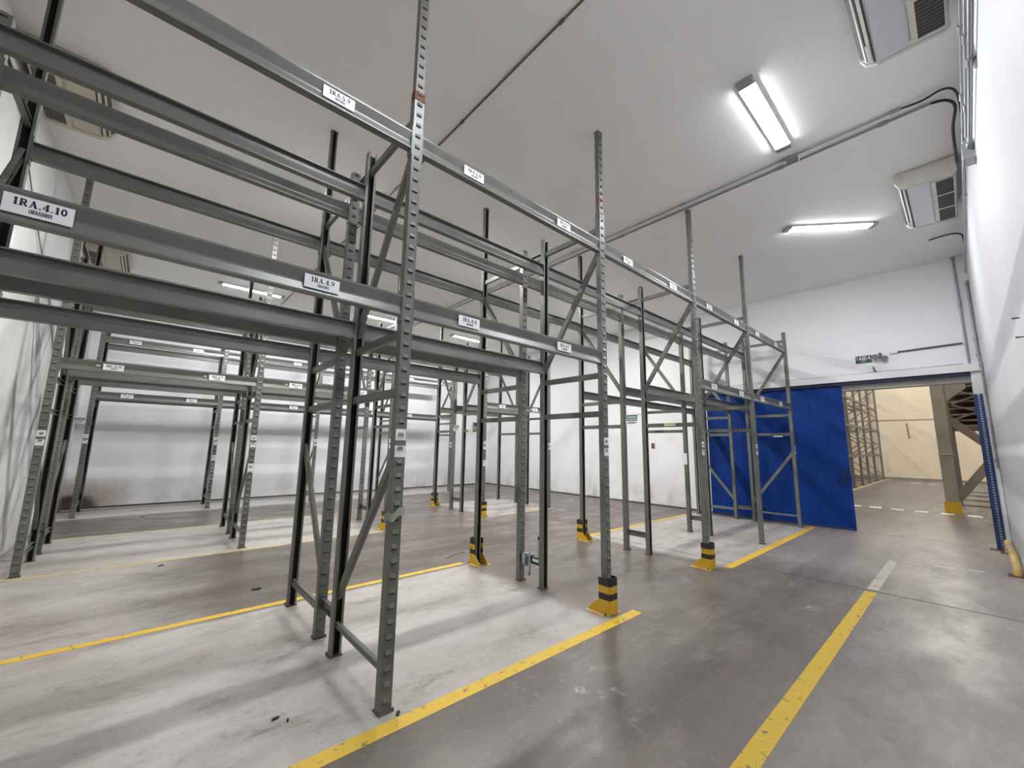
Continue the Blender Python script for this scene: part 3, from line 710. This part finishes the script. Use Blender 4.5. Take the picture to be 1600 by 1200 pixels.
# rag, bottle and label on the spacer of the cross aisle
ys = ROWS['a'][1]
t = thing('rag', 'blue and grey rag draped over the low spacer at the cross aisle', 'rag', (XS[2], 3.665, .275))
def drape(w0, w1, drop0, drop1, m, nm, dy, seed):
    r = random.Random(seed); mb = MB(); nu, nv = 7, 11; vs = []
    for j in range(nv):
        s = j/(nv-1); 
        for i in range(nu):
            u = i/(nu-1)-.5
            ww = w0+(w1-w0)*abs(s-.5)*2
            if s < .4: x = -.030-.012*math.sin(u*9+s*5); z = .05-drop0*(1-s/.4)
            elif s > .6: x = .030+.012*math.sin(u*8+s*4); z = .05-drop1*((s-.6)/.4)
            else: x = -.030+.060*(s-.4)/.2; z = .054
            vs.append((x+r.uniform(-.004, .004), dy+u*ww+r.uniform(-.004, .004), z+r.uniform(-.006, .006)*(1 if s < .3 or s > .7 else .2)))
    fs = [(j*nu+i, j*nu+i+1, (j+1)*nu+i+1, (j+1)*nu+i) for j in range(nv-1) for i in range(nu-1)]
    me = mb.add(vs, fs, 0, True).mesh(nm, m); o = obj(nm, me, t)
    md = o.modifiers.new('thick', 'SOLIDIFY'); md.thickness = .004
    return o
drape(.10, .13, .13, .07, 'rag_pale', 'pale_cloth', .0, 1); drape(.07, .08, .11, .06, 'rag_blue', 'blue_cloth', -.015, 2); drape(.03, .028, .22, .08, 'rag_pale', 'hanging_strip', -.075, 4)
t = thing('plastic_bottle', 'slim pale plastic bottle with black cap standing on the spacer', 'bottle', (XS[2], 3.475, .3175))
obj('body', MB().tube([(0, 0, 0), (0, 0, .004), (0, 0, .15), (0, 0, .18), (0, 0, .20)], [.016, .019, .019, .013, .009], 12).mesh('body', 'bottle'), t)
obj('cap', MB().tube([(0, 0, .20), (0, 0, .232)], .011, 10).mesh('cap', 'gblack'), t)
tag(obj('white_tag', MB().box(-.0185, -.0155, -.05, .05, -.012, .022).mesh('white_tag', 'paper'), None, (XS[2], 3.505, .275)), 'white printed tag on the low spacer beside the rag', 'tag')
# stretch film round the big front post
mb = MB(); n = 20; vs = []
for j in range(4):
    for k in range(n):
        a = 2*math.pi*k/n; rx, ry = PW/2+.008+.003*((k*7+j) % 3), PD/2+.014+.003*((k*5+j*2) % 3)
        q = 1/max(abs(math.cos(a))/rx, abs(math.sin(a))/ry)
        vs.append((math.cos(a)*q, PD/2+math.sin(a)*q, j*.018+.010*math.sin(k*1.3)+.02*math.cos(a)))
mb.add(vs, [(j*n+k, j*n+(k+1) % n, (j+1)*n+(k+1) % n, (j+1)*n+k) for j in range(3) for k in range(n)], 0, True)
tag(obj('film_scrap', mb.mesh('film_scrap', 'film'), None, (XS[1], ROWS['a'][0], 1.13)), 'scrap of stretch film wrapped round the big front post', 'film')
# bits of debris
for (x, y, s, a, lb) in [(.31, 7.10, .05, .4, 'dark scrap on the floor at the worn yellow line'), (1.07, 5.37, .07, -.3, 'flat dark scrap on the floor of the second aisle'), (.10, 11.72, .06, .9, 'dark scrap on the floor of the last aisle'),
                     (.74, 2.86, .022, .2, 'tiny dark crumbs on the pale floor in front, left one'), (.79, 2.80, .018, 1.2, 'tiny dark crumbs on the pale floor in front, right one'), (1.30, 2.44, .03, .75, 'sliver of wood between the big front post and yellow line')]:
    r = random.Random(int(x*100)); P = [(s*(.6+.5*r.random())*math.cos(k*1.05), .45*s*(.6+.5*r.random())*math.sin(k*1.05)) for k in range(6)]
    tag(obj('floor_scrap', MB().prism(P, .0005, .008, 'z').mesh('floor_scrap', 'dirt'), None, (x, y, .002), a), lb, 'debris')
tag(obj('floor_twig', MB().tube(curve([(3.35, 5.10, .006), (3.55, 5.2, .008), (3.75, 5.22, .006)]), .003, 6).mesh('floor_twig', 'dirt')), 'thin dark stick on the floor beyond the nearest racks', 'debris')

# ------------------------------------------------------------------ doorway: blue perforated angle and low guard rail
t = thing('blue_post', 'narrow blue perforated post standing at the right door jamb', 'post', (XD-.115, -.215, 0))
mb = MB(); z = .01
mb.box(-.004, 0, -.055, -.022, .0, 2.64); mb.box(-.004, 0, .005, .055, 0, 2.64)
while z < 2.6:
    mb.box(-.004, 0, -.022, .005, z, z+.018); z += .045
mb.box(-.004, .01, .051, .055, 0, 2.64)
obj('angle', mb.mesh('angle', 'blueedge'), t)
obj('backing', MB().box(.001, .004, -.03, .02, 0, 2.64).mesh('backing', 'steel'), t)
obj('foot', MB().box(-.10, .03, -.06, .14, 0, .012).mesh('foot', 'rust'), t)
t = thing('wall_guard', 'low worn yellow guard rail along the right wall by the doorway', 'guard rail', (8.78, YR+.055, 0))
obj('rail', MB().tube(curve([(0, 0, .0), (.02, 0, .10), (.12, 0, .17), (.35, 0, .19), (1.0, 0, .19), (1.65, 0, .19), (1.78, 0, .18), (1.85, 0, .10), (1.86, 0, 0)], 5), .042, 10).mesh('rail', 'guardrail'), t)
for x in (0, 1.86): obj('foot_plate', MB().box(x-.10, x+.10, -.05, .09, 0, .010).mesh('foot_plate', 'rust'), t)

# ------------------------------------------------------------------ the hall beyond the doorway
HZ = 9.0
hf = bpy.data.objects['floor']
struct('wall_hall_far', MB().box(HALL_X, HALL_X+.2, YR-9, YB, 0, HZ).mesh('wall_hall_far', 'cream'))
struct('wall_hall_left', MB().box(XD+.2, HALL_X, YB-.2, YB, 0, HZ).mesh('wall_hall_left', 'cream'))
struct('wall_hall_right', MB().box(XD+.2, HALL_X, YR-9.2, YR-9, 0, HZ).mesh('wall_hall_right', 'cream'))
struct('ceiling_hall', MB().box(XD+.2, HALL_X, YR-9, YB, HZ, HZ+.2).mesh('ceiling_hall', 'white'))
struct('wall_hall_near', MB().box(XD+.01, XD+.2, YR-9, YR-.2, 0, HZ).box(XD+.01, XD+.2, YR-.2, YB, H, HZ).mesh('wall_hall_near', 'cream'))
struct('trim_5', MB().box(HALL_X-.02, HALL_X-.001, YR-9, YB-.2, 3.48, 3.53).mesh('trim_5', 'concrete'))
struct('trim_6', MB().box(HALL_X-.03, HALL_X-.001, YR-9, YB-.2, 0, .12).mesh('trim_6', 'concrete'))
tag(obj('wall_pipe', MB().tube([(HALL_X-.03, 2.28, 3.3), (HALL_X-.03, 2.24, 2.4)], .04, 6).mesh('wall_pipe', 'concrete')), 'dark vertical stub on the far cream wall', 'pipe')
for i, y in enumerate([2.42, 1.97, 1.50, 1.02, .53, .05]):
    tag(obj('hall_dash', MB().box(15.84, 16.18, y-.13, y+.13, .0005, .002).mesh('hall_dash', 'white_line')), 'white floor dash beyond the doorway, %s from the blue door' % ORD[i], 'floor marking', 'white dashes beyond the doorway')
for i, y in enumerate([2.0, 1.35, .75, .1, -.6]):
    tag(obj('hall_dash', MB().box(30.1, 30.5, y-.2, y+.2, .0005, .002).mesh('hall_dash', 'white_line')), 'far white floor dash near the cream wall, %s from the left' % ORD[i], 'floor marking', 'far white dashes near the cream wall')
line('hall_line', 17.0, 3.40, 33.4, 3.40, .10, 'yellow_faded', 'yellow line at the foot of the racks in the next hall')
# tall racks on the left of the hall
def plain_frame(x, y, d, h, label):
    t = thing('tall_upright_frame', label, 'rack frame', (x, y, 0), 0, 'rack frames in the next hall')
    for yy in (0, d): obj('post', _hp(h), t, (0, yy, 0))
    z = .25; k = 0
    while z < h-.9:
        a, b = ((0, z), (d, z+.85)) if k % 2 == 0 else ((d, z), (0, z+.85))
        obj('diagonal_brace', MB().bar((0, a[0], a[1]), (0, b[0], b[1]), .03, .045).mesh('diagonal_brace', 'hallrack'), t); z += .85; k += 1
    for zz in (.2, 1.4, 2.8, 4.2, 5.6): obj('horizontal_brace', MB().bar((0, 0, zz), (0, d, zz), .03, .05).mesh('horizontal_brace', 'hallrack'), t)
    obj('foot_plate', MB().box(-.12, .12, -.1, .12, 0, .02).mesh('foot_plate', 'rust'), t)
_hpc = {}
def _hp(h):
    if h not in _hpc: _hpc[h] = MB().box(-.06, .06, -.045, -.04, 0, h).box(-.06, -.055, -.04, .05, 0, h).box(.055, .06, -.04, .05, 0, h).mesh('post', 'hallrack')
    return _hpc[h]
HXS = [18.6, 21.2, 23.8, 26.0, 28.0, 30.3, 33.2]
for i, x in enumerate(HXS): plain_frame(x, 3.55, 1.0, 6.6, 'tall rack frame in the next hall, %s from the doorway' % (ORD+['seventh'])[i])
for i in range(len(HXS)-1):
    for j, z in enumerate((1.40, 2.80, 4.10, 5.5)):
        for k, yy in enumerate((3.55, 4.55)):
            if i < 1 and j > 2: continue
            t = thing('hall_rack_beam', 'rack beam in the next hall, %s level, %s bay from the doorway, %s side' % (ORD[j], ORD[i], 'aisle' if k == 0 else 'far'), 'rack beam', (HXS[i]+.065, yy, z), 0, 'rack beams in the next hall')
            Lh = HXS[i+1]-HXS[i]-.13
            obj('beam_body', MB().box(0, Lh, -.03, .03, -.06, .06).mesh('beam_body', 'hallrack'), t)
            obj('end_connector', MB().box(0, .01, -.04, .04, -.1, .1).mesh('end_connector', 'hallrack'), t); obj('end_connector', MB().box(Lh-.01, Lh, -.04, .04, -.1, .1).mesh('end_connector', 'hallrack'), t)
# column with yellow base
t = thing('hall_column', 'tall grey column with yellow base beyond the doorway', 'column', (16.4, .42, 0))
obj('shaft', MB().box(-.13, .13, -.13, .13, .30, 6.0).mesh('shaft', 'concrete'), t)
obj('collar', MB().box(-.145, .145, -.145, .145, 1.55, 1.58).mesh('collar', 'lintel'), t)
obj('base_guard', MB().prism([(-.16, -.16), (.16, -.16), (.16, .16), (-.16, .16)], 0, .30, 'z').mesh('base_guard', 'gyellow'), t)
obj('bracket', MB().prism([(-.14, 3.0), (-.55, 3.35), (-.55, 3.5), (-.14, 3.5)], -.09, .09, 'x').mesh('bracket', 'concrete'), t)
# braced steel platform at the right of the column
t = thing('steel_platform', 'braced steel platform with slatted decks right of the column', 'platform', (17.0, -.1, 0))
obj('diagonal_brace', MB().bar((0, .45, 2.62), (0, -.45, 1.62), .10, .20).mesh('diagonal_brace', 'concrete'), t)
obj('diagonal_brace', MB().bar((0, .38, .40), (0, -.45, 1.62), .10, .20).mesh('diagonal_brace', 'concrete'), t)
obj('post', MB().box(-.10, .10, -.62, -.45, 0, 5.0).mesh('post', 'concrete'), t)
for k, z in enumerate((2.45, 2.62, 2.80, 3.0, 3.22, 3.45, 3.70, 3.95)):
    obj('deck_slat', MB().box(2.0, 6.2, -.95, .42, z-.025, z+.025).mesh('deck_slat', 'halldeck'), t)
for x in (2.0, 4.2, 6.2):
    for y in (-.95, .42): obj('post', MB().box(x-.05, x+.05, y-.05, y+.05, 0, 6.0).mesh('post', 'hallrack'), t)
for z0 in (2.6, 3.1, 3.6): 
    for a, b in ((-.9, .4), (.4, -.9)): obj('cross_brace', MB().bar((1.95, a, z0), (1.95, b, z0+.55), .03, .05).mesh('cross_brace', 'hallrack'), t)
for k in range(4):
    obj('shadow_bar', MB().box(2.0+k*2.2-.03, 2.0+k*2.2+.03, -1.0, .40, .002, .03).mesh('shadow_bar', 'hallrack'), t)  # dark bars laid down for the grid of shadow on the floor
# unseen lamps added to light the hall
hp = thing('hall_added_lamp', 'added high hall lamp out of view above the aisle, nearest the doorway', 'ceiling light', (14.5, 1.2, HZ-.06), 0, 'unseen lamps added in the next hall')
obj('housing', MB().box(-.9, .9, -.16, .16, -.05, 0.05).mesh('housing', 'white'), hp)
obj('tube', MB().box(-.85, .85, -.13, .13, -.07, -.05).mesh('tube', 'hall_added_tube'), hp)
for i, (x, y) in enumerate([(19.5, 1.2), (25, 1.2), (30, 1.2), (19.5, -5), (26, -5), (25, 8), (31.0, 8)]):
    dup(hp, (x, y, HZ-.06), 0, 'added high hall lamp out of view, %s of the others' % (ORD+['seventh', 'eighth'])[i])
